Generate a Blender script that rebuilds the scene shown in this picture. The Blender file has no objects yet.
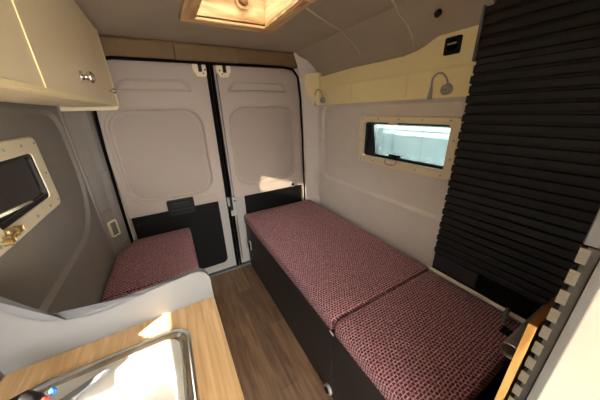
import bpy, bmesh, math, random
from mathutils import Vector, Matrix
random.seed(7)
C = bpy.context.scene.collection
SC = bpy.context.scene

# ------------------------------------------------------------------ materials
def lin(c):
    return tuple(((v/255)/12.92 if v/255 <= .04045 else ((v/255+.055)/1.055)**2.4) for v in c) + (1,)

def nt(name):
    m = bpy.data.materials.new(name); m.use_nodes = True
    n = m.node_tree.nodes; l = m.node_tree.links
    b = n['Principled BSDF']
    return m, n, l, b

def plain(name, col, rough=.6, metal=0, noise=.0, nscale=20, bump=0, bscale=200, spec=.5, coat=0):
    m, n, l, b = nt(name)
    b.inputs['Roughness'].default_value = rough
    b.inputs['Metallic'].default_value = metal
    b.inputs['Specular IOR Level'].default_value = spec
    b.inputs['Coat Weight'].default_value = coat
    tc = n.new('ShaderNodeTexCoord')
    c = lin(col)
    if noise:
        t = n.new('ShaderNodeTexNoise'); t.inputs['Scale'].default_value = nscale; t.inputs['Detail'].default_value = 6
        l.new(tc.outputs['Object'], t.inputs['Vector'])
        r = n.new('ShaderNodeMix'); r.data_type = 'RGBA'
        r.inputs['A'].default_value = tuple(v*(1-noise) for v in c[:3])+(1,)
        r.inputs['B'].default_value = tuple(min(1, v*(1+noise)) for v in c[:3])+(1,)
        l.new(t.outputs['Fac'], r.inputs['Factor']); l.new(r.outputs['Result'], b.inputs['Base Color'])
    else:
        b.inputs['Base Color'].default_value = c
    if bump:
        t2 = n.new('ShaderNodeTexNoise'); t2.inputs['Scale'].default_value = bscale; t2.inputs['Detail'].default_value = 3
        l.new(tc.outputs['Object'], t2.inputs['Vector'])
        bp = n.new('ShaderNodeBump'); bp.inputs['Strength'].default_value = bump; bp.inputs['Distance'].default_value = .003
        l.new(t2.outputs['Fac'], bp.inputs['Height']); l.new(bp.outputs['Normal'], b.inputs['Normal'])
    return m

def wood(name, a, bcol, axis='Y', scale=26, stretch=14, rough=.45, planks=None):
    m, n, l, b = nt(name)
    b.inputs['Roughness'].default_value = rough
    tc = n.new('ShaderNodeTexCoord'); mp = n.new('ShaderNodeMapping')
    s = [1, 1, 1]; s['XYZ'.index(axis)] = 1/stretch
    mp.inputs['Scale'].default_value = s
    l.new(tc.outputs['Object'], mp.inputs['Vector'])
    t = n.new('ShaderNodeTexNoise'); t.inputs['Scale'].default_value = scale*2; t.inputs['Detail'].default_value = 8; t.inputs['Distortion'].default_value = .6
    l.new(mp.outputs['Vector'], t.inputs['Vector'])
    cr = n.new('ShaderNodeValToRGB')
    cr.color_ramp.elements[0].position = .36; cr.color_ramp.elements[0].color = lin(a)
    cr.color_ramp.elements[1].position = .66; cr.color_ramp.elements[1].color = lin(bcol)
    l.new(t.outputs['Fac'], cr.inputs['Fac'])
    out = cr.outputs['Color']
    if planks:
        br = n.new('ShaderNodeTexBrick'); mp2 = n.new('ShaderNodeMapping')
        mp2.inputs['Rotation'].default_value = (0, 0, math.pi/2)
        l.new(tc.outputs['Object'], mp2.inputs['Vector']); l.new(mp2.outputs['Vector'], br.inputs['Vector'])
        br.inputs['Scale'].default_value = 1; br.inputs['Brick Width'].default_value = planks[0]; br.inputs['Row Height'].default_value = planks[1]
        br.inputs['Mortar Size'].default_value = .0008
        br.inputs['Color1'].default_value = (.72, .72, .72, 1); br.inputs['Color2'].default_value = (1.1, 1.1, 1.1, 1); br.inputs['Mortar'].default_value = (.45, .42, .4, 1)
        mx = n.new('ShaderNodeMix'); mx.data_type = 'RGBA'; mx.blend_type = 'MULTIPLY'; mx.inputs['Factor'].default_value = 1
        l.new(out, mx.inputs['A']); l.new(br.outputs['Color'], mx.inputs['B']); out = mx.outputs['Result']
    l.new(out, b.inputs['Base Color'])
    return m

def tweed(name):
    m, n, l, b = nt(name)
    b.inputs['Roughness'].default_value = .9
    b.inputs['Specular IOR Level'].default_value = .15
    b.inputs['Sheen Weight'].default_value = .12; b.inputs['Sheen Roughness'].default_value = .5
    tc = n.new('ShaderNodeTexCoord'); sp = n.new('ShaderNodeSeparateXYZ')
    l.new(tc.outputs['Object'], sp.inputs['Vector'])
    ad = n.new('ShaderNodeMath'); l.new(sp.outputs['X'], ad.inputs[0]); l.new(sp.outputs['Z'], ad.inputs[1])
    cb = n.new('ShaderNodeCombineXYZ'); l.new(ad.outputs[0], cb.inputs['X']); l.new(sp.outputs['Y'], cb.inputs['Y'])
    nz = n.new('ShaderNodeTexNoise'); nz.inputs['Scale'].default_value = 90; nz.inputs['Detail'].default_value = 2
    l.new(cb.outputs[0], nz.inputs['Vector'])
    mv = n.new('ShaderNodeVectorMath'); mv.operation = 'SCALE'; mv.inputs['Scale'].default_value = .007
    l.new(nz.outputs['Color'], mv.inputs[0])
    av = n.new('ShaderNodeVectorMath'); l.new(cb.outputs[0], av.inputs[0]); l.new(mv.outputs[0], av.inputs[1])
    br = n.new('ShaderNodeTexBrick'); l.new(av.outputs[0], br.inputs['Vector'])
    br.inputs['Scale'].default_value = 1; br.inputs['Brick Width'].default_value = .017; br.inputs['Row Height'].default_value = .012
    br.inputs['Mortar Size'].default_value = .0024; br.inputs['Mortar Smooth'].default_value = .3; br.inputs['Bias'].default_value = -.1
    br.inputs['Color1'].default_value = lin((84, 33, 49)); br.inputs['Color2'].default_value = lin((116, 54, 69)); 
    n3 = n.new('ShaderNodeTexNoise'); n3.inputs['Scale'].default_value = 120; n3.inputs['Detail'].default_value = 3
    l.new(cb.outputs[0], n3.inputs['Vector'])
    rm = n.new('ShaderNodeValToRGB'); rm.color_ramp.elements[0].position = .38; rm.color_ramp.elements[1].position = .62
    rm.color_ramp.elements[0].color = lin((152, 102, 112)); rm.color_ramp.elements[1].color = lin((216, 176, 178))
    l.new(n3.outputs['Fac'], rm.inputs['Fac']); l.new(rm.outputs['Color'], br.inputs['Mortar'])
    n2 = n.new('ShaderNodeTexNoise'); n2.inputs['Scale'].default_value = 220; l.new(tc.outputs['Object'], n2.inputs['Vector'])
    mx = n.new('ShaderNodeMix'); mx.data_type = 'RGBA'; mx.blend_type = 'OVERLAY'; mx.inputs['Factor'].default_value = .5
    l.new(br.outputs['Color'], mx.inputs['A']); l.new(n2.outputs['Fac'], mx.inputs['B'])
    l.new(mx.outputs['Result'], b.inputs['Base Color'])
    bp = n.new('ShaderNodeBump'); bp.inputs['Strength'].default_value = .5; bp.inputs['Distance'].default_value = .002
    l.new(br.outputs['Fac'], bp.inputs['Height']); l.new(bp.outputs['Normal'], b.inputs['Normal'])
    return m

def glass(name, tint, refl=.12):
    m = bpy.data.materials.new(name); m.use_nodes = True
    n = m.node_tree.nodes; l = m.node_tree.links; n.clear()
    o = n.new('ShaderNodeOutputMaterial'); mx = n.new('ShaderNodeMixShader')
    t = n.new('ShaderNodeBsdfTransparent'); t.inputs['Color'].default_value = tint
    g = n.new('ShaderNodeBsdfGlossy'); g.inputs['Roughness'].default_value = .03
    fr = n.new('ShaderNodeFresnel'); fr.inputs['IOR'].default_value = 1.45
    l.new(fr.outputs[0], mx.inputs[0]); l.new(t.outputs[0], mx.inputs[1]); l.new(g.outputs[0], mx.inputs[2]); l.new(mx.outputs[0], o.inputs[0])
    return m

M = dict(
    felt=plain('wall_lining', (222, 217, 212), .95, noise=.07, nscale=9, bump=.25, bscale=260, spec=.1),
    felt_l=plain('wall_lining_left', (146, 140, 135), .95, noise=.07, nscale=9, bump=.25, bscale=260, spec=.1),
    ceil=plain('ceiling_lining', (176, 167, 153), .95, noise=.08, nscale=7, bump=.25, bscale=260, spec=.1),
    light_edge=plain('ceiling_light_edge', (205, 195, 180), .8),
    door=plain('door_lining', (182, 170, 160), .85, noise=.04, nscale=8, bump=.15, bscale=260, spec=.15),
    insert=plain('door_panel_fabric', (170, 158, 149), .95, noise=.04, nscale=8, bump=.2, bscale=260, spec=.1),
    doormetal=plain('door_metal', (168, 165, 160), .4, noise=.03, spec=.5),
    header=plain('header_wood', (122, 100, 70), .7, noise=.18, nscale=14, bump=.1, spec=.3),
    black=plain('black_plastic', (15, 15, 16), .5, noise=.1, spec=.3),
    blackboard=plain('black_board', (16, 16, 17), .6, noise=.12, nscale=40, spec=.15),
    rubber=plain('rubber_seal', (13, 13, 13), .9, spec=.08),
    kick=plain('kick_board_navy', (38, 40, 46), .55, noise=.1),
    cream=plain('cream_laminate', (242, 229, 196), .38, noise=.025, nscale=5),
    shelf=plain('cream_board', (250, 239, 190), .5, noise=.03, nscale=12, bump=.08, bscale=90),
    winframe=plain('window_frame_cream', (238, 227, 200), .5, noise=.03, nscale=14),
    rib=plain('ribbed_black', (30, 29, 28), .55, noise=.1, nscale=30, spec=.4),
    ribend=plain('rib_end', (120, 114, 102), .8, noise=.2, nscale=120, spec=.2),
    darkfelt=plain('dark_felt', (72, 70, 66), .95, noise=.2, nscale=120, bump=.3, spec=.1),
    greypanel=plain('grey_laminate', (118, 119, 120), .55, noise=.03, nscale=6),
    greyedge=plain('grey_edging', (108, 110, 114), .6),
    greytrim=plain('grey_trim', (122, 122, 120), .7, noise=.04),
    white=plain('white_laminate', (236, 232, 218), .5, noise=.015),
    steel=plain('stainless_steel', (205, 203, 198), .22, 1, noise=.03, nscale=60),
    steel_deck=plain('brushed_steel', (222, 221, 216), .42, .55, noise=.04, nscale=40),
    chrome=plain('chrome', (225, 222, 215), .12, 1),
    brass=plain('brass_latch', (176, 152, 104), .35, .7),
    silver=plain('silver_plastic', (178, 176, 172), .35, .4),
    blue=plain('blue_dot', (40, 110, 190), .4), red=plain('red_dot', (200, 50, 40), .4),
    bench=plain('bench_grey', (46, 44, 42), .6, noise=.08, nscale=20),
    piping=plain('piping', (74, 34, 44), .8),
    whitetag=plain('white_tag', (225, 222, 215), .7),
    asphalt=plain('asphalt', (56, 57, 56), .95, noise=.3, nscale=6),
    render_=plain('pale_render', (214, 224, 222), .8, noise=.05, nscale=3),
    concrete=plain('yard_concrete', (170, 180, 176), .9, noise=.1, nscale=3),
    pine=wood('pine', (180, 132, 78), (240, 212, 160), 'X', 9, 7),
    pine_y=wood('pine_along', (180, 132, 78), (240, 212, 160), 'Y', 9, 7),
    ply=wood('plywood_edge', (196, 146, 76), (232, 190, 116), 'Z', 30, 10),
    plydark=wood('plywood_face', (120, 80, 42), (150, 106, 60), 'X', 20, 10),
    oak=wood('worktop_oak', (202, 164, 116), (230, 197, 150), 'Y', 34, 16, .4),
    floor=wood('floor_oak', (108, 82, 60), (142, 110, 82), 'Y', 22, 12, .45, planks=(.9, .12)),
    tweed=tweed('maroon_tweed'),
    glass=glass('window_glass', (.22, .255, .26, 1)),
    tint=glass('tinted_glass', (.32, .31, .29, 1)),
    dome=glass('skylight_acrylic', (.62, .62, .6, 1)),
)

# ------------------------------------------------------------------ geometry helpers
class MB:
    def __init__(s): s.bm = bmesh.new(); s.smooth = []
    def box(s, x0, x1, y0, y1, z0, z1, bev=0, seg=2):
        b = bmesh.new(); bmesh.ops.create_cube(b, size=1)
        for v in b.verts:
            v.co = ((x0+x1)/2+v.co.x*(x1-x0), (y0+y1)/2+v.co.y*(y1-y0), (z0+z1)/2+v.co.z*(z1-z0))
        if bev: bmesh.ops.bevel(b, geom=b.edges[:], offset=bev, segments=seg, affect='EDGES', profile=.5)
        s._add(b); return s
    def _add(s, b, smooth=False):
        me = bpy.data.meshes.new('t'); b.to_mesh(me); b.free()
        if smooth:
            for p in me.polygons: p.use_smooth = True
        s.bm.from_mesh(me); bpy.data.meshes.remove(me)
    def cyl(s, p0, p1, r0, r1=None, n=20, smooth=True):
        r1 = r0 if r1 is None else r1
        p0, p1 = Vector(p0), Vector(p1); d = p1-p0
        b = bmesh.new(); bmesh.ops.create_cone(b, cap_ends=True, segments=n, radius1=r0, radius2=r1, depth=d.length)
        q = Vector((0, 0, 1)).rotation_difference(d.normalized()).to_matrix().to_4x4()
        bmesh.ops.transform(b, matrix=Matrix.Translation((p0+p1)/2) @ q, verts=b.verts)
        for f in b.faces: f.smooth = len(f.verts) == 4
        me = bpy.data.meshes.new('t'); b.to_mesh(me); b.free(); s.bm.from_mesh(me); bpy.data.meshes.remove(me); return s
    def sphere(s, c, r, sc=(1, 1, 1)):
        b = bmesh.new(); bmesh.ops.create_uvsphere(b, u_segments=20, v_segments=12, radius=r)
        for v in b.verts: v.co = Vector((v.co.x*sc[0]+c[0], v.co.y*sc[1]+c[1], v.co.z*sc[2]+c[2]))
        s._add(b, True); return s
    def tube(s, pts, r, n=10):
        pts = [Vector(p) for p in pts]; rings = []
        r = r if isinstance(r, list) else [r]*len(pts)
        up = None
        for i, p in enumerate(pts):
            t = (pts[min(i+1, len(pts)-1)]-pts[max(i-1, 0)]).normalized()
            if up is None:
                up = t.orthogonal().normalized()
            else:
                up = (up - t*up.dot(t)).normalized()
            w = t.cross(up)
            rings.append([s.bm.verts.new(p+(up*math.cos(2*math.pi*k/n)+w*math.sin(2*math.pi*k/n))*r[i]) for k in range(n)])
        for a, b in zip(rings, rings[1:]):
            for k in range(n):
                f = s.bm.faces.new((a[k], a[(k+1) % n], b[(k+1) % n], b[k])); f.smooth = True
        s.bm.faces.new(rings[0][::-1]); s.bm.faces.new(rings[-1]); return s
    def loft(s, loops, cap0=False, cap1=False, smooth=False):
        rs = [[s.bm.verts.new(p) for p in lp] for lp in loops]
        n = len(rs[0])
        for a, b in zip(rs, rs[1:]):
            for k in range(n):
                try:
                    f = s.bm.faces.new((a[k], a[(k+1) % n], b[(k+1) % n], b[k])); f.smooth = smooth
                except ValueError: pass
        if cap0: s.bm.faces.new(rs[0][::-1])
        if cap1: s.bm.faces.new(rs[-1])
        return s
    def strip(s, rows, smooth=True):
        rs = [[s.bm.verts.new(p) for p in lp] for lp in rows]
        for a, b in zip(rs, rs[1:]):
            for k in range(len(a)-1):
                f = s.bm.faces.new((a[k], a[k+1], b[k+1], b[k])); f.smooth = smooth
        return s
    def prism(s, poly, axis, a, b, bev=0):
        """poly of 2D points in the plane normal to axis, extruded from a to b"""
        def P(p, t):
            return {'x': (t, p[0], p[1]), 'y': (p[0], t, p[1]), 'z': (p[0], p[1], t)}[axis]
        bb = bmesh.new()
        l0 = [bb.verts.new(P(p, a)) for p in poly]; l1 = [bb.verts.new(P(p, b)) for p in poly]
        n = len(poly); bb.faces.new(l0[::-1]); bb.faces.new(l1)
        for k in range(n): bb.faces.new((l0[k], l0[(k+1) % n], l1[(k+1) % n], l1[k]))
        bmesh.ops.recalc_face_normals(bb, faces=bb.faces)
        if bev: bmesh.ops.bevel(bb, geom=bb.edges[:], offset=bev, segments=2, affect='EDGES', profile=.5)
        s._add(bb); return s

def rr(y0, y1, z0, z1, r, n=6, m=3):
    """rounded rectangle in 2D; r number or 4 radii (y0z0, y1z0, y1z1, y0z1)"""
    r = r if isinstance(r, (list, tuple)) else [r]*4
    cs = [(y0+r[0], z0+r[0], 180, r[0]), (y1-r[1], z0+r[1], 270, r[1]), (y1-r[2], z1-r[2], 0, r[2]), (y0+r[3], z1-r[3], 90, r[3])]
    arcs = [[(cx+q*math.cos(math.radians(a+90*k/n)), cz+q*math.sin(math.radians(a+90*k/n))) for k in range(n+1)] for cx, cz, a, q in cs]
    out = []
    for i in range(4):
        out += arcs[i]
        p, q = arcs[i][-1], arcs[(i+1) % 4][0]
        out += [(p[0]+(q[0]-p[0])*k/(m+1), p[1]+(q[1]-p[1])*k/(m+1)) for k in range(1, m+1)]
    return out
def onx(l, x): return [(x, a, b) for a, b in l]
def ony(l, y): return [(a, y, b) for a, b in l]
def onz(l, z): return [(a, b, z) for a, b in l]

def obj(name, mb, mat, parent=None, recalc=True):
    if recalc: bmesh.ops.recalc_face_normals(mb.bm, faces=mb.bm.faces)
    me = bpy.data.meshes.new(name); mb.bm.to_mesh(me); mb.bm.free()
    o = bpy.data.objects.new(name, me); C.objects.link(o)
    me.materials.append(M[mat] if isinstance(mat, str) else mat)
    if parent is None:
        xs = [v.co for v in me.vertices]
        c = Vector(((min(v.x for v in xs)+max(v.x for v in xs))/2, (min(v.y for v in xs)+max(v.y for v in xs))/2, min(v.z for v in xs)))
        o.location = c
    else:
        c = Vector((0, 0, 0)); p = parent
        while p: c += p.location; p = p.parent
        o.parent = parent
    me.transform(Matrix.Translation(-c))
    return o
def tag(o, label, cat, group=None):
    o['label'] = label; o['category'] = cat
    if group: o['group'] = group
    return o
def thing(name, loc, label, cat, group=None):
    o = bpy.data.objects.new(name, None); o.empty_display_size = .05; C.objects.link(o); o.location = loc
    return tag(o, label, cat, group)
def struct(name, mb, mat, label=None, parent=None):
    o = obj(name, mb, mat, parent)
    o['kind'] = 'structure'
    if label: o['label'] = label
    return o

# ------------------------------------------------------------------ dimensions (metres; rear doors at y = 0, floor z = 0)
XR, XL = .955, -.922            # side walls
ZC = 1.985                      # ceiling
YF = -4.4                       # open front towards the cab

# ------------------------------------------------------------------ floor, ceiling, walls
struct('floor', MB().box(-1.0, 1.0, YF, .07, -.04, 0), 'floor')

# roof hatch opening
HX0, HX1, HY0, HY1 = -.165, .222, -1.02, -.60
b = MB()
lo = [(-.74, YF), (.72, YF), (.72, .02), (-.74, .02)]
ho = [(HX0-.016, HY0-.016), (HX1+.016, HY0-.016), (HX1+.016, HY1+.016), (HX0-.016, HY1+.016)]
b.loft([onz(lo, ZC+.03), onz(lo, ZC), onz(ho, ZC), onz(ho, ZC+.03), onz(lo, ZC+.03)])
ce = struct('ceiling', b, 'ceil')
# pale beads standing in for edges of reflected light, running into the cove
def roofprof(s):      # right cove
    return [(.72, ZC), (.735, 1.955), (.80, 1.915), (.86, 1.85), (.905, 1.76), (.935, 1.66), (XR, 1.60)]
for yy, bow in ((-.69, .06), (-1.10, .07)):
    pts = [(.30, yy-bow*3.6, ZC-.001), (.42, yy-bow*2.4, ZC-.001), (.55, yy-bow*1.2, ZC-.001), (.71, yy, ZC-.002), (.747, yy+.006, 1.958), (.82, yy+.012, 1.926), (.875, yy+.012, 1.876), (.904, yy+.01, 1.826)]
    obj('light_edge', MB().tube(pts, .005, 6), 'light_edge', ce)

def wall(side, name, mat, holes):
    """lining with a recess; holes = list of (y0, y1, recess?, hole loop rect or None)"""
    s = 1 if side > 0 else -1
    X = XR if s > 0 else XL
    b = MB(); rd = .022 if s > 0 else .013
    # lower strip
    def q(x): return X - s*x         # x metres inboard of the wall
    for (y0, y1, rec, hole) in holes:
        outer = rr(y0, y1, .0, 1.60, .0005)
        loops = [onx(outer, q(rd if rec else 0))]
        if rec:
            rad = rec[4] if len(rec) > 4 else [.11]*4
            loops += [onx(rr(*rec[:4], rad), q(rd)), onx(rr(rec[0]+.005, rec[1]-.005, rec[2]+.005, rec[3]-.005, [g-.003 for g in rad]), q(rd-.003)), onx(rr(rec[0]+.022, rec[1]-.022, rec[2]+.022, rec[3]-.022, [g-.012 for g in rad]), q(0))]
        if hole:
            h = rr(*hole, .03)
            loops += [onx(h, q(0)), onx(h, q(-.04))]
            b.loft(loops)
        else:
            b.loft(loops, cap1=True)
    wb, b = b, MB()
    pr = [(XR-.72, ZC+.001), (XR-.745, 1.962), (XR-.82, 1.93), (XR-.875, 1.88), (XR-.905, 1.83), (XR-.93, 1.76), (.008, 1.66), (.012, 1.60)]
    ye = -1.47 if s > 0 else YF
    rows = [[(q(a), ye, z), (q(a), -.7, z), (q(a), 0.02, z)] for a, z in pr]
    if s > 0:     # bay of the sliding door: upright wall and flat ceiling
        b.strip([[(.70, YF, ZC+.001), (.70, -1.47, ZC+.001)], [(XR, YF, ZC+.001), (XR, -1.47, ZC+.001)], [(XR, YF, 1.59), (XR, -1.47, 1.59)]], False)
        b.bm.faces.new([b.bm.verts.new(p) for p in [(q(a), -1.47, z) for a, z in pr]+[(XR, -1.47, 1.60), (XR, -1.47, ZC+.001)]])
    b.strip(rows, True)
    o = struct(name, wb, mat)
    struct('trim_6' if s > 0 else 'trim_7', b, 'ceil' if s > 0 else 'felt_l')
    # outer skin, so the wall has thickness and the shell is light tight
    sk = MB()
    for (y0, y1, rec, hole) in holes:
        if hole:
            h = rr(*hole, .03)
            sk.loft([onx(rr(y0, y1, -.04, 1.66, .0005), q(-.045)), onx(h, q(-.045)), onx(h, q(-.038))])
        else:
            sk.loft([onx(rr(y0, y1, -.04, 1.66, .0005), q(-.045))], cap1=True)
    sk.strip([[(q(a-.06), YF, z+.05), (q(a-.06), .06, z+.05)] for a, z in [(.30, 1.985), (.0, 1.985), (.0, 1.58)]])
    obj('outer_skin', sk, 'white', o)
    return o
WR = (-1.36, -.695, 1.165, 1.425)        # right window opening
WL = (-1.09, -.695, 1.195, 1.395)          # left window opening
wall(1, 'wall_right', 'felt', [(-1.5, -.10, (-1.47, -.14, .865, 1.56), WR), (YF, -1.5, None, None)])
wall(-1, 'wall_left', 'felt_l', [(-1.5, -.17, (-1.47, -.19, .87, 1.56, [.11, .34, .14, .11]), WL), (-2.8, -1.5, None, (-1.98, -1.58, 1.0, 1.06)), (YF, -2.8, None, (-4.2, -3.25, .95, 1.60))])  # low slot above the worktop is added, shaped to let sun onto the sink

# rear corner pillars
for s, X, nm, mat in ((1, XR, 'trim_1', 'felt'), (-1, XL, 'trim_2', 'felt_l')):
    b = MB()
    if s > 0:
        pr = [(X-s*.022, -.10), (X-s*.03, -.085), (X-s*.05, -.075), (X-s*.075, -.065), (s*.80, -.04), (s*.785, .0), (s*.785, .06), (X+s*.05, .06), (X+s*.05, -.10)]
    else:
        pr = [(X-s*.022, -.17), (X-s*.026, -.155), (X-s*.05, -.115), (X-s*.08, -.07), (s*.815, -.035), (s*.80, .0), (s*.80, .06), (X+s*.05, .06), (X+s*.05, -.17)]
    if s > 0: top = 1.68
    else: top = 1.68
    zs = [0, .62, .63, .90, .91, 1.16, 1.17, 1.45, 1.6, 1.72, 1.84, 1.90, 1.96, 2.02]
    loops = []
    for z in zs:
        t = max(0, (z-1.55)/.45); d = .10*t*t
        g = .004 if z in (.62, .90, 1.16) else 0
        t2 = max(0, min(1, (1.55-z)/1.2))
        loops.append([(x-s*d*(1 if i not in (7, 8) else 0)+s*(.02*t2 if i in (3, 4, 5, 6) else 0)-s*g, y-g, z) for i, (x, y) in enumerate(pr)])
    b.loft(loops, True, True)
    struct(nm, b, mat)
# header above the doors
b = MB().box(-.80, .80, -.035, .06, 1.868, 2.02, .012)
h = struct('trim_3', b, 'header')
obj('padded_cover', MB().box(-.235, .215, -.052, -.03, 1.872, 1.978, .009), 'header', h)
obj('edge_bead', MB().tube([(-.76, -.035, 1.979), (.76, -.035, 1.979)], .006, 8), 'header', h)
# door sill
struct('trim_4', MB().box(-.80, .80, -.005, .066, -.03, .012, .004), 'greyedge')

# ------------------------------------------------------------------ rear doors
def make_door(idx, x0, x1, px0, px1, slot, label):
    """x0..x1 door leaf, px0..px1 pressed panel"""
    z0, z1 = .03, 1.868
    Y = .012
    outer_left = x0 < -.3
    rad = [.03, .03, .03, .13] if outer_left else [.03, .03, .13, .03]
    b = MB()
    out = rr(x0, x1, z0, z1, rad)
    pan = rr(px0, px1, .885, 1.575, .125)
    def ins(d): return rr(px0+d, px1-d, .862+d, 1.562-d, .135-d*.6)
    b.loft([ony(out, Y+.05), ony(out, Y+.006), ony(rr(x0+.006, x1-.006, z0+.006, z1-.006, rad), Y), ony(ins(-.012), Y), ony(ins(-.006), Y-.005), ony(ins(.002), Y-.005), ony(ins(.008), Y+.002), ony(ins(.016), Y+.020), ony(ins(.03), Y+.024)], True, True)
    d = struct('door_%d' % idx, b, 'door', label)
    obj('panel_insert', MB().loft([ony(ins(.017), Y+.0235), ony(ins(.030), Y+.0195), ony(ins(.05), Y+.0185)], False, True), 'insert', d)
    # shallow pressing above the panel
    s = slot
    def sl(g):
        return [(s[0]+g, 1.675+g), (s[1]-g, 1.675+g), (s[1]-g, 1.705), (s[1]-.012-g, 1.73-g), (s[1]-.05-g, 1.752-g), (s[0]+.09+g, 1.752-g), (s[0]+.04+g, 1.735-g), (s[0]+g, 1.69)]
    b = MB().loft([ony(sl(-.003), Y), ony(sl(.003), Y-.007), ony(sl(.009), Y-.007), ony(sl(.016), Y+.001)], False, True)
    obj('pressed_rib', b, 'door', d)
    # lower frame of bare grey metal and black lining board
    obj('lower_frame', MB().box(x0+.004, x1-.004, Y-.004, Y+.01, z0+.004, .765, .002), 'doormetal', d)
    fx0, fx1 = (x0+.02, x1-.085) if outer_left else (x0+.115, x1-.02)
    obj('lower_board', MB().prism(rr(fx0, fx1, .115, .765, [.02, .05, .004, .004] if outer_left else [.05, .02, .004, .004]), 'y', Y-.011, Y+.002), 'blackboard', d)
    ox0, ox1 = (-1.02, 0) if outer_left else (0, 1.02)
    obj('outer_skin', MB().box(ox0, ox1, Y+.055, Y+.075, -.08, 2.15), 'white', d)
    return d
dl = make_door(1, -.79, -.022, -.745, -.115, (-.64, -.165), 'left rear door, its lower lining black and a black pull in the middle')
dr = make_door(2, .022, .785, .085, .722, (.115, .64), 'right rear door behind the head of the maroon bed')
# pull on the left door
b = MB().prism(rr(-.51, -.305, .72, .855, [.02, .02, .012, .012]), 'y', -.016, .002)
pl = obj('door_pull', b, 'black', dl)
b = MB().loft([ony(rr(-.495, -.32, .765, .845, .012), -.0165), ony(rr(-.49, -.325, .77, .84, .012), -.024), ony(rr(-.478, -.337, .782, .83, .012), -.024), ony(rr(-.472, -.343, .788, .826, .012), -.018)], False, True)
obj('grip', b, 'black', pl)
obj('grip_bar', MB().box(-.49, -.325, -.036, -.014, .735, .755, .006), 'black', pl)
obj('grab_groove', MB().box(-.27, -.10, -.002, .014, .815, .835, .006), 'door', dl)
# screws in the black boards, small round lock on the right door
obj('screw', MB().cyl((-.735, .0, .70), (-.735, -.006, .70), .008), 'black', dl)
k = obj('lock_bezel', MB().cyl((.655, .003, .795), (.655, -.016, .795), .026), 'silver', dr)
obj('lock_core', MB().cyl((.655, -.015, .795), (.655, -.022, .795), .015), 'black', k)
# top catches
for d, sx in ((dl, -1), (dr, 1)):
    x = sx*.085+.012
    pts = [(x-.055, 1.862), (x+.055, 1.862), (x+.055, 1.82), (x+.03, 1.778), (x-.03, 1.778), (x-.055, 1.82)]
    c = obj('catch_plate', MB().prism(pts, 'y', -.002, .012, .002), 'cream', d); c['label'] = 'cream metal catch plate'
    obj('catch_bolt', MB().box(x+sx*.005-.012, x+sx*.005+.012, -.02, 0, 1.81, 1.868, .003), 'black', c)
    obj('catch_screw', MB().cyl((x-sx*.03, -.001, 1.825), (x-sx*.03, -.006, 1.825), .006), 'black', c)
    obj('catch_screw', MB().cyl((x-sx*.015, -.001, 1.80), (x-sx*.015, -.006, 1.80), .005), 'black', c)
# seals and centre lock rod
obj('seal', MB().box(-.034, -.006, -.004, .05, .03, 1.868, .004), 'rubber', dl)
obj('seal', MB().box(.004, .02, -.008, .05, .03, 1.868, .004), 'rubber', dr)
obj('lock_rod', MB().cyl((.036, -.012, .10), (.036, -.012, 1.80), .004), 'greyedge', dr)
b = MB().box(-.03, .05, -.026, 0, .70, .79, .006).box(-.012, .04, -.024, .01, .60, .71, .004)
lk = obj('lock_case', b, 'silver', dr)
obj('lock_slot', MB().box(-.012, .012, -.032, -.02, .66, .80, .003), 'black', lk)
obj('lock_pin', MB().cyl((.034, -.026, .75), (.034, -.031, .75), .008), 'black', lk)
# black seal around the opening
b = MB()
pts = [(-.812, -.012, .0), (-.81, -.012, .4), (-.802, -.012, .9), (-.79, -.012, 1.3), (-.772, -.012, 1.60), (-.74, -.014, 1.78), (-.69, -.02, 1.85), (-.60, -.038, 1.864), (0, -.04, 1.866), (.60, -.038, 1.868), (.70, -.02, 1.858), (.755, -.014, 1.80), (.778, -.012, 1.62), (.788, -.012, 1.3), (.795, -.012, .9), (.80, -.012, .4), (.802, -.012, 0)]
b.tube(pts, .010, 8)
struct('trim_5', b, 'rubber')

# ------------------------------------------------------------------ windows
def window(idx, side, fr, op, paneM, label, dp=0):
    s = side; X = XR if s > 0 else XL
    q = lambda d: X - s*d
    y0, y1, z0, z1 = fr
    b = MB()
    o1 = rr(y0, y1, z0, z1, .03); i1 = rr(op[0]+.004, op[1]-.004, op[2]+.004, op[3]-.004, .02)
    o2 = rr(y0+.005, y1-.005, z0+.005, z1-.005, .028)
    b.loft([onx(o1, q(0)), onx(o1, q(.017)), onx(o2, q(.022)), onx(i1, q(.022)), onx(i1, q(-.035)), onx(rr(op[0]-.01, op[1]+.01, op[2]-.01, op[3]+.01, .02), q(-.035))])
    w = struct('window_%d' % idx, b, 'winframe', label)
    # screws
    zz0, zz1 = (z0+op[2])/2, (z1+op[3])/2
    yy0, yy1 = (y0+op[0])/2, (y1+op[1])/2
    pos = [(y0+(y1-y0)*t, zz0) for t in (.08, .3, .55, .78, .95)]+[(y0+(y1-y0)*t, zz1) for t in (.08, .3, .52, .75, .95)]+[(yy0, (z0+z1)/2-.05), (yy0, (z0+z1)/2+.05), (yy1, (z0+z1)/2)]
    for y, z in pos:
        obj('screw', MB().cyl((q(.018), y, z), (q(.0245), y, z), .006, n=10), 'silver', w)
    # black sash and the pane
    b = MB()
    i2 = rr(op[0]+.006, op[1]-.006, op[2]+.006, op[3]-.006, .02); i3 = rr(op[0]+.02, op[1]-.02, op[2]+.022, op[3]-.016, .015)
    b.loft([onx(i2, q(-.032+dp)), onx(i2, q(-.008+dp)), onx(i3, q(-.008+dp)), onx(i3, q(-.032+dp)), onx(i2, q(-.032+dp))])
    sash = obj('sash', b, 'black', w)
    obj('pane', MB().loft([onx(i3, q(-.021+dp)), onx(i3, q(-.017+dp))], True, True), paneM, w)
    return w, q
w1, q = window(1, 1, (-1.408, -.66, 1.118, 1.462), WR, 'glass', 'cream framed window on the right wall under the long cream shelf')
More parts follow.
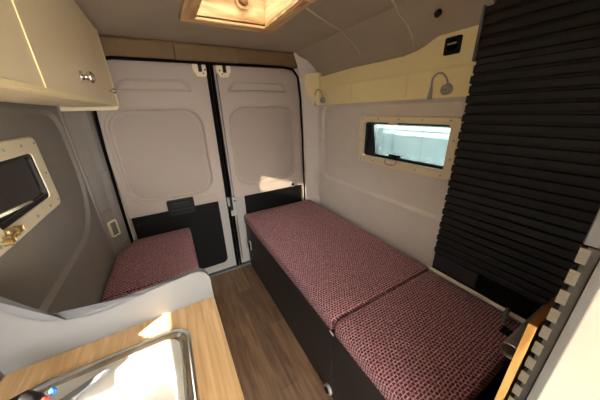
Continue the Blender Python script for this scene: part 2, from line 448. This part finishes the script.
# stay latch and top catch of the right window
yl = -1.0
obj('latch', MB().box(q(.0), q(-.022), yl-.03, yl+.03, WR[2]+.008, WR[2]+.024, .003).cyl((q(.004), yl-.03, WR[2]+.028), (q(.004), yl+.03, WR[2]+.032), .012).box(q(.012), q(-.002), yl-.055, yl+.045, WR[2]+.03, WR[2]+.044, .005), 'black', w1)
obj('latch_wire', MB().tube([(q(.024), yl+.05, WR[2]+.012), (q(.04), yl+.05, WR[2]-.012), (q(.045), yl+.02, WR[2]-.022), (q(.045), yl-.03, WR[2]-.02), (q(.035), yl-.045, WR[2]-.006), (q(.024), yl-.04, WR[2]+.012)], .003, 8), 'brass', w1)
obj('top_catch', MB().box(q(.026), q(.0), -1.0, -.94, WR[3]-.018, WR[3]+.002, .003), 'winframe', w1)
w2, q = window(2, -1, (-1.17, -.62, 1.142, 1.452), WL, 'tint', 'cream framed window with dark glass on the left wall below the overhead cupboard', .026)
yl = -1.045
obj('latch', MB().box(q(.036), q(.02), yl-.055, yl-.01, WL[2]-.022, WL[2]-.010, .004).box(q(.04), q(.022), yl-.012, yl+.018, WL[2]-.018, WL[2]-.004, .004).box(q(.042), q(.028), yl-.07, yl-.048, WL[2]-.028, WL[2]-.018, .004).cyl((q(.034), yl-.04, WL[2]-.012), (q(.034), yl-.04, WL[2]+.012), .008), 'brass', w2)
obj('stay_rod', MB().cyl((q(.014), -1.06, WL[2]+.045), (q(.014), -.84, WL[2]+.026), .004), 'white', w2)

# ------------------------------------------------------------------ roof hatch
t = thing('roof_hatch', ((HX0+HX1)/2, (HY0+HY1)/2, ZC-.03), 'square skylight with a pine frame in the ceiling', 'skylight')
zt = ZC-.028
o = 0.058
obj('cross_rail', MB().box(HX0-o, HX1+o, HY1, HY1+o, zt, ZC, .004), 'pine', t)
obj('cross_rail', MB().box(HX0-o, HX1+o, HY0-o, HY0, zt, ZC, .004), 'pine', t)
obj('side_rail', MB().box(HX0-o, HX0, HY0, HY1, zt, ZC, .004), 'pine_y', t)
obj('side_rail', MB().box(HX1, HX1+o, HY0, HY1, zt, ZC, .004), 'pine_y', t)
top = ZC+.15
for a in ((HX0, HX1, HY1, HY1+.014), (HX0, HX1, HY0-.014, HY0)):
    obj('shaft_lining', MB().box(*a, zt+.004, top), 'pine', t)
for a in ((HX0-.014, HX0, HY0-.014, HY1+.014), (HX1, HX1+.014, HY0-.014, HY1+.014)):
    obj('shaft_lining', MB().box(*a, zt+.004, top), 'pine_y', t)
obj('inner_bead', MB().box(HX0, HX1, HY1-.008, HY1, zt+.003, zt+.014).box(HX0, HX1, HY0, HY0+.008, zt+.003, zt+.014).box(HX1-.008, HX1, HY0+.008, HY1-.008, zt+.003, zt+.014).box(HX0, HX0+.008, HY0+.008, HY1-.008, zt+.003, zt+.014), 'pine', t)
obj('dome', MB().box(HX0-.02, HX1+.02, HY0-.02, HY1+.02, top, top+.006), 'dome', t)
k = obj('knob_plate', MB().cyl((.10, HY1-.001, 2.075), (.10, HY1-.012, 2.075), .042), 'pine', t)
obj('knob', MB().cyl((.10, HY1-.012, 2.075), (.10, HY1-.028, 2.075), .028, .024), 'plydark', k)

# ------------------------------------------------------------------ overhead cupboard (left)
FX = -.617; Z0, Z1 = 1.580, 1.972; YR = -.185
t = thing('overhead_cupboard', (-.74, -1.3, Z0), 'long cream overhead cupboard along the top of the left wall', 'cupboard')
b = MB().prism([(-.86, Z0), (FX-.018, Z0), (FX-.018, Z1), (-.71, Z1), (-.80, 1.89), (-.85, 1.80), (-.86, 1.70)], 'y', -2.55, YR-.02)
obj('body', b, 'cream', t)
b = MB().prism([(-.89, Z0-.026), (-.89, 1.66), (-.855, 1.76), (-.80, 1.88), (-.72, 1.955), (-.68, Z1), (FX+.001, Z1), (FX+.004, Z0+.012), (FX-.002, Z0-.012), (FX-.016, Z0-.026)], 'y', YR-.018, YR, .002)
obj('end_panel', b, 'cream', t)
obj('bottom_rail', MB().box(-.835, FX-.02, -2.5, YR-.02, Z0-.006, Z0+.001), 'cream', t)
dseam = -1.305
for (a, c, ky) in ((dseam+.002, YR-.0185, -.93), (-2.0, dseam-.002, -1.5), (-2.55, -2.004, -2.2)):
    d = obj('cupboard_door', MB().box(FX-.018, FX, a, c, Z0+.004, Z1-.004, .0018), 'cream', t)
    z = Z0+.07
    if ky > -1.4:
        k = obj('knob', MB().cyl((FX, ky, z), (FX+.004, ky, z), .02).cyl((FX+.004, ky, z), (FX+.02, ky, z), .0075, .009).sphere((FX+.026, ky, z), .019, (.65, 1, 1)), 'chrome', d)
obj('hinge_edge', MB().box(FX-.001, FX+.002, dseam-.003, dseam+.003, Z0+.004, Z1-.004), 'shelf', t)
k = obj('catch_knob', MB().cyl((FX, -.40, Z0+.066), (FX+.018, -.40, Z0+.066), .007).sphere((FX+.02, -.40, Z0+.066), .013), 'chrome', t)
k['label'] = 'small chrome catch by the rear end'
obj('edge_strip', MB().box(FX-.001, FX+.003, -2.5, YR-.02, Z0-.006, Z0+.004, .001), 'shelf', t)

# ------------------------------------------------------------------ shelf locker (right)
SX = .885
t = thing('wall_shelf', (.91, -.85, 1.56), 'long cream shelf locker along the top of the right wall', 'shelf')
obj('lower_board', MB().box(SX, SX+.016, -1.44, -.15, 1.557, 1.695, .002), 'shelf', t)
obj('top_lip', MB().box(SX-.006, SX+.04, -1.44, -.16, 1.691, 1.700, .002), 'shelf', t)
pts = [(-.16, 1.701), (-1.44, 1.701), (-1.44, 1.872), (-1.34, 1.868), (-1.28, 1.862), (-1.24, 1.852), (-1.20, 1.836), (-1.16, 1.818), (-1.11, 1.804), (-1.04, 1.794), (-.9, 1.794), (-.6, 1.798), (-.16, 1.786)]
obj('upper_board', MB().prism(pts, 'x', SX+.010, SX+.026, .0015), 'shelf', t)
obj('bottom_board', MB().box(SX+.012, XR-.002, -1.46, -.16, 1.558, 1.572), 'shelf', t)
# stepped end bracket by the pillar
b = MB(); lps = []
for z, ye in ((1.557, -.135), (1.60, -.10), (1.66, -.065), (1.72, -.05), (1.79, -.045), (1.81, -.052), (1.822, -.075)):
    lps.append([(.884-(.165+ye)*.68, ye, z), (.8835, -.168, z), (.93, -.168, z), (.93, ye, z)])
obj('end_bracket', b.loft(lps, True, True), 'shelf', t)
obj('light_edge_strip', MB().box(SX-.001, SX+.004, -.608, -.6, 1.57, 1.688, .001), 'winframe', t)  # thin strips standing in for the edges of light falling on the board
obj('light_edge_strip', MB().box(SX-.001, SX+.004, -1.088, -1.08, 1.57, 1.688, .001), 'winframe', t)
# two flexible reading lamps
def lamp(y, label, w, zt):
    t = thing('reading_lamp', (SX-.004, y, 1.56), label, 'lamp', 'flexible reading lamps on the cream shelf')
    obj('base', MB().cyl((SX-.013, y, 1.553), (SX-.015, y-.004, 1.612), .0125, .0065), 'silver', t)
    pts = [(SX-.015, y-.004, 1.605)]
    zb, zh = 1.63, 1.612
    for k in range(17):
        ang = math.pi*k/16
        z0 = zb if k < 8 else zh
        pts.append((SX-.016-.014*math.sin(ang), y-.004-w/2*(1-math.cos(ang)), z0+(zt-z0)*math.sin(ang)))
    obj('flexible_neck', MB().tube(pts, .0046, 8), 'silver', t)
    e = pts[-1]
    hd = obj('lamp_head', MB().cyl((e[0]+.008, e[1], e[2]-.016), (e[0]-.014, e[1]+.003, e[2]-.02), .027, .025).cyl((e[0]-.014, e[1]+.003, e[2]-.02), (e[0]-.018, e[1]+.003, e[2]-.0205), .019, .016), 'silver', t)
    for dz in (-.008, .008):
        obj('led', MB().cyl((e[0]-.017, e[1]+.003+dz, e[2]-.02), (e[0]-.020, e[1]+.003+dz, e[2]-.02), .003, n=8), 'black', hd)
lamp(-.13, 'flexible silver reading lamp at the rear door end of the cream shelf', .12, 1.685)
lamp(-1.245, 'flexible silver reading lamp below the black socket on the cream shelf', .085, 1.672)
# socket
yc, zc = -1.312, 1.788
t = thing('power_socket', (SX, yc, zc-.04), 'square black power socket on the raised end of the cream shelf', 'socket')
obj('plate', MB().prism(rr(yc-.037, yc+.037, zc-.037, zc+.037, .006), 'x', SX-.002, SX+.011), 'black', t)
obj('well', MB().loft([onx([(yc+.025*math.cos(a*math.pi/12), zc+.025*math.sin(a*math.pi/12)) for a in range(24)], SX-.0025), onx([(yc+.022*math.cos(a*math.pi/12), zc+.022*math.sin(a*math.pi/12)) for a in range(24)], SX-.006), onx([(yc+.019*math.cos(a*math.pi/12), zc+.019*math.sin(a*math.pi/12)) for a in range(24)], SX-.0025)], False, True), 'rubber', t)
obj('flap', MB().box(SX-.008, SX-.002, yc-.022, yc+.022, zc+.004, zc+.012, .002), 'silver', t)

# round black ceiling cap near the ribbed wall
tag(obj('screw_cap', MB().cyl((.80, -1.275, 1.918), (.785, -1.275, 1.908), .014), 'black'), 'small round black cap in the ceiling edge above the socket', 'cap')

# ------------------------------------------------------------------ ribbed black wall over the sliding door (right)
def ribbed(x, y0, y1, z0, z1, pitch, th, base):
    n = int((z1-z0)/pitch)
    b = MB()
    b.box(x+th, x+th+base, y0, y1, z0, z1)
    for k in range(n):
        a = z0+k*pitch
        b.prism([(x+th+.002, a+.006), (x+.003, a+.008), (x, a+.011), (x, a+pitch-.005), (x+.003, a+pitch-.002), (x+th+.002, a+pitch-.001)], 'y', y0, y1+(.0 if k % 2 else .004))
    return b
# (profile lies in x,z so build with prism along y)
t = thing('ribbed_panel', (.87, -1.8, .6), 'tall black panel of horizontal ribs covering the right wall', 'panel')
RX = .852
obj('ribs', ribbed(RX, -2.02, -1.446, .700, 1.70, .041, .014, .012), 'rib', t)
obj('upper_ribs', ribbed(RX+.006, -2.02, -1.446, 1.70, 1.98, .041, .014, .012), 'rib', t)
obj('kick_board', MB().box(RX+.004, RX+.02, -1.68, -1.448, .606, .699, .001), 'kick', t)
obj('edge_post', MB().box(RX-.001, RX+.028, -1.444, -1.432, 1.70, 1.984, .002), 'greyedge', t)
obj('sill_board', MB().box(.835, .93, -2.02, -1.45, .582, .606, .002), 'blackboard', t)
obj('rear_board', MB().box(RX+.021, RX+.027, -2.02, -1.448, .606, .715, .001), 'rubber', t)
e = obj('edge_trim', MB().box(.827, .835, -2.02, -1.45, .590, .612, .002), 'white', t); e['label'] = 'cream edge strip'

# ------------------------------------------------------------------ bed bench, mattress cushions
t = thing('bench_locker', (.5, -1.0, 0), 'dark grey bench locker under the long maroon mattress', 'locker')
obj('carcass', MB().box(.118, .90, -2.0, -.02, .0, .508, .003), 'bench', t)
obj('front_panel', MB().box(.108, .1185, -1.435, -.03, .012, .498, .002), 'bench', t)
obj('front_panel', MB().box(.108, .1185, -1.99, -1.439, .012, .498, .002), 'bench', t)
def catch(y, z, vertical):
    c = obj('latch', MB().prism(rr(y-.022, y+.022, z-.05, z+.05, .012), 'x', .098, .108), 'silver', t)
    obj('latch_tongue', MB().box(.088, .099, y-.013, y+.013, z-.034, z+.034, .004), 'black', c)
catch(-.115, .29, 1)
k = obj('floor_catch', MB().cyl((.108, -1.42, .05), (.092, -1.42, .05), .03), 'silver', t)
obj('catch_button', MB().cyl((.092, -1.42, .05), (.086, -1.42, .05), .018), 'black', k)
obj('end_board', MB().box(.115, .83, -2.0, -1.934, .506, .512), 'blackboard', t)

def cushion(name, x0, x1, y0, y1, z0, z1, label):
    """upholstered slab with a soft crown and piping"""
    root = thing(name, ((x0+x1)/2, (y0+y1)/2, z0), label, 'cushion')
    b = MB()
    def lp(d, z, r): return onz(rr(x0+d, x1-d, y0+d, y1-d, r, 5, 10), z)
    b.loft([lp(.012, z0, .02), lp(.003, z0+.008, .022), lp(0, z0+.02, .024), lp(0, z1-.022, .024), lp(.003, z1-.009, .024), lp(.011, z1-.002, .022), lp(.03, z1, .02), lp(.12, z1+.002, .02)], True, True, True)
    obj('cover', b, 'tweed', root)
    ring = [Vector(p) for p in onz(rr(x0+.001, x1-.001, y0+.001, y1-.001, .024, 5, 4), z0+.012)]
    obj('piping', MB().tube([tuple(v) for v in ring]+[tuple(ring[0])], .004, 6), 'piping', root)
    return root
cushion('mattress', .098, .850, -1.444, -.022, .509, .595, 'long maroon tweed mattress running up to the right rear door')
cushion('mattress', .098, .824, -1.930, -1.450, .509, .595, 'short maroon tweed mattress beside the ribbed black panel')
tag(obj('fabric_tag', MB().box(.0925, .0945, -1.462, -1.432, .512, .526, .0005), 'whitetag'), 'tiny white fabric tag at the joint of the two mattresses', 'tag')

# ------------------------------------------------------------------ left seat
t = thing('seat_locker', (-.65, -.36, 0), 'grey seat locker under the small maroon cushion on the left', 'locker')
obj('carcass', MB().box(-.86, -.41, -.68, -.06, 0, .508, .003), 'bench', t)
obj('front_panel', MB().box(-.41, -.40, -.675, -.065, .012, .50, .002), 'bench', t)
root = thing('seat_cushion', (-.64, -.35, .509), 'small maroon tweed seat cushion beside the left rear door', 'cushion')
def lp(d, z):
    base = [(-.80, -.012), (-.805, -.05), (-.885, -.175), (-.897, -.69), (-.392, -.69), (-.382, -.012)]
    # inset towards the centre, corners softened
    out = []
    n = len(base)
    for i in range(n):
        p0, p1, p2 = Vector(base[i-1]), Vector(base[i]), Vector(base[(i+1) % n])
        a = p1+(p0-p1).normalized()*min(.022, (p0-p1).length*.4); c = p1+(p2-p1).normalized()*min(.022, (p2-p1).length*.4)
        for k in range(5):
            u = k/4; out.append(a*(1-u)**2+p1*2*u*(1-u)+c*u*u)
    cc = Vector((-.64, -.35))
    return [((p.x-cc.x)*(1-d/.245)+cc.x, (p.y-cc.y)*(1-d/.33)+cc.y, z) for p in out]
b = MB().loft([lp(.012, .509), lp(.003, .517), lp(0, .53), lp(0, .573), lp(.003, .586), lp(.011, .593), lp(.03, .595), lp(.1, .597)], True, True, True)
obj('cover', b, 'tweed', root)
r0 = lp(.001, .52)
obj('piping', MB().tube(r0+[r0[0]], .004, 6), 'piping', root)
# small vent on the left pillar
t = thing('air_vent', (-.868, -.11, .71), 'small cream grille low on the left rear pillar by the seat cushion', 'vent')
vd = Vector((.055, .085, 0)).normalized(); vn = Vector((vd.y, -vd.x, 0)); vc = Vector((-.866, -.118, .765))
def on_p(l, d): return [tuple(vc+vd*a+vn*d+Vector((0, 0, z))) for a, z in l]
obj('vent_frame', MB().loft([on_p(rr(-.034, .034, -.06, .06, .008), -.015), on_p(rr(-.034, .034, -.06, .06, .008), .010), on_p(rr(-.024, .024, -.05, .05, .005), .010), on_p(rr(-.024, .024, -.05, .05, .005), .003)], False, True), 'winframe', t)
b = MB()
for k in range(8): b.loft([on_p(rr(-.022, .022, -.046+k*.012, -.040+k*.012, .001), .002), on_p(rr(-.022, .022, -.046+k*.012, -.040+k*.012, .001), .008)], True, True)
obj('grille', b, 'darkfelt', t)

# ------------------------------------------------------------------ kitchen: unit, worktop, sink, tap, end panel
t = thing('kitchen_unit', (-.64, -1.9, 0), 'kitchen unit carrying the oak worktop on the left', 'cupboard')
obj('body', MB().box(-.895, -.405, -2.6, -1.352, 0, .76, .002), 'greypanel', t)
obj('unit_door', MB().box(-.405, -.388, -1.95, -1.36, .06, .862, .003), 'greypanel', t)
obj('unit_door', MB().box(-.405, -.388, -2.59, -1.956, .06, .862, .003), 'greypanel', t)
SX0, SX1, SY0, SY1 = -.845, -.462, -1.95, -1.428    # sink
b = MB()
wo = rr(-.90, -.372, -2.6, -1.349, .012)
wi = rr(SX0+.02, SX1-.02, SY0+.02, SY1-.02, .05)
b.loft([onz(wi, .869), onz(wo, .869), onz(wo, .897), onz([(x*.9955-.003, y) for x, y in wo], .90), onz(wi, .90), onz(wi, .869)])
tag(obj('worktop', b, 'oak'), 'light oak kitchen worktop around the steel sink', 'worktop')
t = thing('sink', (-.65, -1.69, .9), 'stainless steel sink set into the oak worktop', 'sink')
def sk(d, z, r): return onz(rr(SX0+d, SX1-d, SY0+d, SY1-d, r), z)
b = MB().loft([sk(0, .9005, .05), sk(.002, .905, .05), sk(.012, .9065, .045), sk(.024, .906, .04), sk(.03, .902, .04)], False, False, True)
obj('rim', b, 'steel', t)
# deck with bowl
bx = rr(SX0+.06, SX1-.045, SY0+.06, SY1-.10, .06)
def bo(d, z): return onz(rr(SX0+.06+d, SX1-.045-d, SY0+.06+d, SY1-.10-d, .06), z)
b = MB().loft([sk(.03, .902, .04), onz(bx, .8995), bo(.006, .893), bo(.012, .80), bo(.03, .775), bo(.08, .772)], False, True, True)
obj('bowl', b, 'steel_deck', t)
obj('drain', MB().cyl((-.65, -1.74, .7725), (-.65, -1.74, .776), .032).cyl((-.65, -1.74, .776), (-.65, -1.74, .7765), .02), 'chrome', t)
obj('rim_screw', MB().cyl((SX1-.03, SY1-.035, .903), (SX1-.03, SY1-.035, .9075), .006, n=10), 'silver', t)
t = thing('tap', (-.752, -1.535, .902), 'folding steel tap with black lever and red and blue mark at the sink', 'tap')
obj('tap_base', MB().cyl((-.765, -1.535, .9065), (-.765, -1.535, .918), .026, .023).cyl((-.765, -1.535, .918), (-.765, -1.535, .94), .019, .017), 'chrome', t)
obj('spout', MB().prism([(-.75, -1.545), (-.745, -1.515), (-.665, -1.483), (-.655, -1.487), (-.672, -1.502)], 'z', .9085, .917, .002), 'greyedge', t)
l_ = obj('lever', MB().tube([(-.765, -1.535, .938), (-.775, -1.52, .95), (-.79, -1.505, .952), (-.83, -1.50, .948)], [.018, .018, .015, .008], 12), 'black', t)
obj('cold_mark', MB().sphere((-.742, -1.517, .951), .007, (1, 1, 1.4)), 'blue', l_)
obj('hot_mark', MB().sphere((-.75, -1.532, .952), .007), 'red', l_)
# glass splash lid hinge piece
# end panel with the swept-up back
pts = [(-.372, .862), (-.372, .965), (-.376, .990), (-.386, 1.008), (-.402, 1.019), (-.425, 1.021), (-.55, 1.007), (-.66, .992), (-.70, .993), (-.745, 1.003), (-.785, 1.022), (-.82, 1.055), (-.848, 1.10), (-.865, 1.15), (-.878, 1.20), (-.9, 1.20), (-.9, .862)]
t = thing('end_panel', (-.64, -1.34, .862), 'grey end panel with a swept top edge between worktop and seat', 'panel')
obj('board', MB().prism(pts, 'y', -1.348, -1.326), 'greypanel', t)
b = MB(); cv = pts[1:-2]
b.loft([[(x, -1.3485, z) for x, z in cv]+[(x*.999+.0, -1.3255, z) for x, z in cv[::-1]], [(x+(.0015 if i < 4 else 0), -1.3485, z+.0022) for i, (x, z) in enumerate(cv)]+[(x+(.0015 if i > len(cv)-5 else 0), -1.3255, z+.0022) for i, (x, z) in enumerate(cv[::-1])]], True, True)
obj('edging', b, 'greyedge', t)

# ------------------------------------------------------------------ partition at the front end of the bed
PX = .112
t = thing('tall_cabinet', (.5, -2.5, 0), 'white cabinet side at the right edge with grey trim', 'cabinet')
obj('side', MB().box(PX+.001, .93, -3.1, -2.062, 0, 1.97, .002), 'white', t)
obj('trim', MB().box(PX-.002, PX+.03, -2.0625, -2.0505, 0, 1.97, .001), 'greytrim', t)
obj('corner_post', MB().box(PX-.001, PX+.03, -2.050, -2.029, 1.318, 1.97, .002), 'greyedge', t)
t = thing('ribbed_partition', (.5, -2.04, 0), 'ribbed grey partition edge beside the plywood board', 'partition')
obj('backing', MB().box(PX, .86, -2.0500, -2.0355, 0, 1.316, .001), 'darkfelt', t)
b1 = MB(); b2 = MB()
k = 0; z = 1.312
while z > .1:
    b1.box(PX+.002, .85, -2.040, -2.029, z-.026, z, .001)
    b2.box(PX-.001, PX+.0025, -2.0405, -2.0285, z-.0265, z+.0005, .0008)
    z -= .0405
obj('ribs', b1, 'darkfelt', t)
e = obj('rib_ends', b2, 'ribend', t); e['label'] = 'pale grey rib ends'
t = thing('plywood_board', (.35, -2.018, 0), 'upright plywood board with a pale edge at the foot of the bed', 'board')
obj('panel', MB().box(PX+.003, .55, -2.0235, -2.0115, 0, 1.135, .001), 'plydark', t)
obj('pale_edge', MB().box(PX, PX+.0035, -2.0238, -2.0112, 0, 1.137, .0008), 'ply', t)

# dark hook and steel tube by the plywood
t = thing('hook', (.80, -1.80, .612), 'dark grey curved hook on the cream strip at the foot of the bed', 'hook')
pts = [(.835, -1.835, .613), (.815, -1.838, .628), (.79, -1.842, .632), (.765, -1.846, .628), (.742, -1.853, .617), (.725, -1.86, .606)]
obj('arm', MB().tube(pts, [.008, .008, .009, .010, .009, .006], 10), 'greyedge', t)
obj('foot', MB().box(.680, .724, -1.915, -1.862, .5985, .607, .003), 'black', t)
obj('mount', MB().cyl((.831, -1.835, .608), (.831, -1.835, .622), .011), 'black', t)
t = thing('steel_tube', (.67, -1.955, .67), 'short steel tube poking out beside the plywood board', 'tube')
def ring(x, y, z, r): return [(x, y+r*math.cos(a*math.pi/12), z+r*math.sin(a*math.pi/12)) for a in range(24)]
obj('shell', MB().loft([ring(.50, -1.946, .70, .030), ring(.850, -1.955, .70, .032), ring(.850, -1.955, .70, .028), ring(.52, -1.946, .70, .026), ring(.50, -1.946, .70, .026), ring(.50, -1.946, .70, .030)], False, False, True), 'silver', t)
b = ring(.50, -1.946, .70, .029)
obj('rim', MB().tube(b+[b[0]], .0035, 8), 'chrome', t)

# ------------------------------------------------------------------ outside
struct('ground', MB().box(-40, 40, -30, 30, -.70, -.62), 'asphalt')
t = thing('garden_wall', (4.2, -1, -.62), 'pale outdoor wall seen through the right window', 'wall')
obj('wall_face', MB().box(4.1, 4.3, -8, 9, -.62, 1.05), 'render_', t)
obj('coping', MB().box(4.03, 4.36, -8, 9, 1.05, 1.11, .01), 'render_', t)
for y in (1.6, 4.2): obj('pier', MB().box(3.98, 4.12, y-.05, y+.05, -.62, 1.05, .01), 'render_', t)

# ------------------------------------------------------------------ light
w = bpy.data.worlds.new('World'); SC.world = w; w.use_nodes = True
bg = w.node_tree.nodes['Background']
bg.inputs['Strength'].default_value = 1.0
# overcast-bright sky: paler at the horizon, stronger overhead
wn, wl = w.node_tree.nodes, w.node_tree.links
tc = wn.new('ShaderNodeTexCoord'); sx = wn.new('ShaderNodeSeparateXYZ'); cr = wn.new('ShaderNodeMapRange')
wl.new(tc.outputs['Generated'], sx.inputs[0]); wl.new(sx.outputs['Z'], cr.inputs['Value'])
cr.inputs['From Min'].default_value = 0; cr.inputs['From Max'].default_value = 1; cr.inputs['To Min'].default_value = 1.0; cr.inputs['To Max'].default_value = 1.9
wl.new(cr.outputs[0], bg.inputs['Strength'])
bg.inputs['Color'].default_value = (1.0, .975, .94, 1)
sd = bpy.data.lights.new('sun', 'SUN'); sd.energy = 5; sd.angle = math.radians(.6); sd.color = (1, .9, .74)
so = bpy.data.objects.new('sun', sd); C.objects.link(so)
so.rotation_euler = Vector((1.66, 1.0, -.59)).to_track_quat('-Z', 'Y').to_euler()
def portal(loc, rot, sx, sy):
    a = bpy.data.lights.new('daylight_portal', 'AREA'); a.shape = 'RECTANGLE'; a.size = sx; a.size_y = sy
    a.cycles.is_portal = True
    o = bpy.data.objects.new('daylight_portal', a); C.objects.link(o); o.location = loc; o.rotation_euler = rot
portal((0, YF-.01, 1.0), (math.pi/2, 0, 0), 1.9, 2.05)
portal(((HX0+HX1)/2, (HY0+HY1)/2, ZC+.1), (0, 0, 0), .45, .45)
portal((XL-.06, -3.72, 1.28), (0, -math.pi/2, 0), .7, 1.0)
portal((XR+.06, (WR[0]+WR[1])/2, (WR[2]+WR[3])/2), (0, math.pi/2, 0), .3, .7)
portal((XL-.06, (WL[0]+WL[1])/2, (WL[2]+WL[3])/2), (0, -math.pi/2, 0), .3, .7)

# ------------------------------------------------------------------ camera
cd = bpy.data.cameras.new('camera'); cd.sensor_width = 36; cd.lens = 231.3*36/600; cd.clip_start = .02
co = bpy.data.objects.new('camera', cd); C.objects.link(co)
r = Vector((.86900664, -.49386775, -.03036625)); u = Vector((.20420998, .30207304, .93115529)); f = Vector((.45069474, .81538121, -.3633562))
m = Matrix((r, u, -f)).transposed().to_4x4(); m.translation = (-.40737, -2.08369, 1.52166)
co.matrix_world = m
SC.camera = co
SC.view_settings.view_transform = 'Standard'; SC.view_settings.look = 'None'
SC.view_settings.exposure = 4.3; SC.view_settings.gamma = 1; SC.view_settings.use_curve_mapping = False
SC.cycles.max_bounces = 12; SC.cycles.diffuse_bounces = 8; SC.cycles.transparent_max_bounces = 12
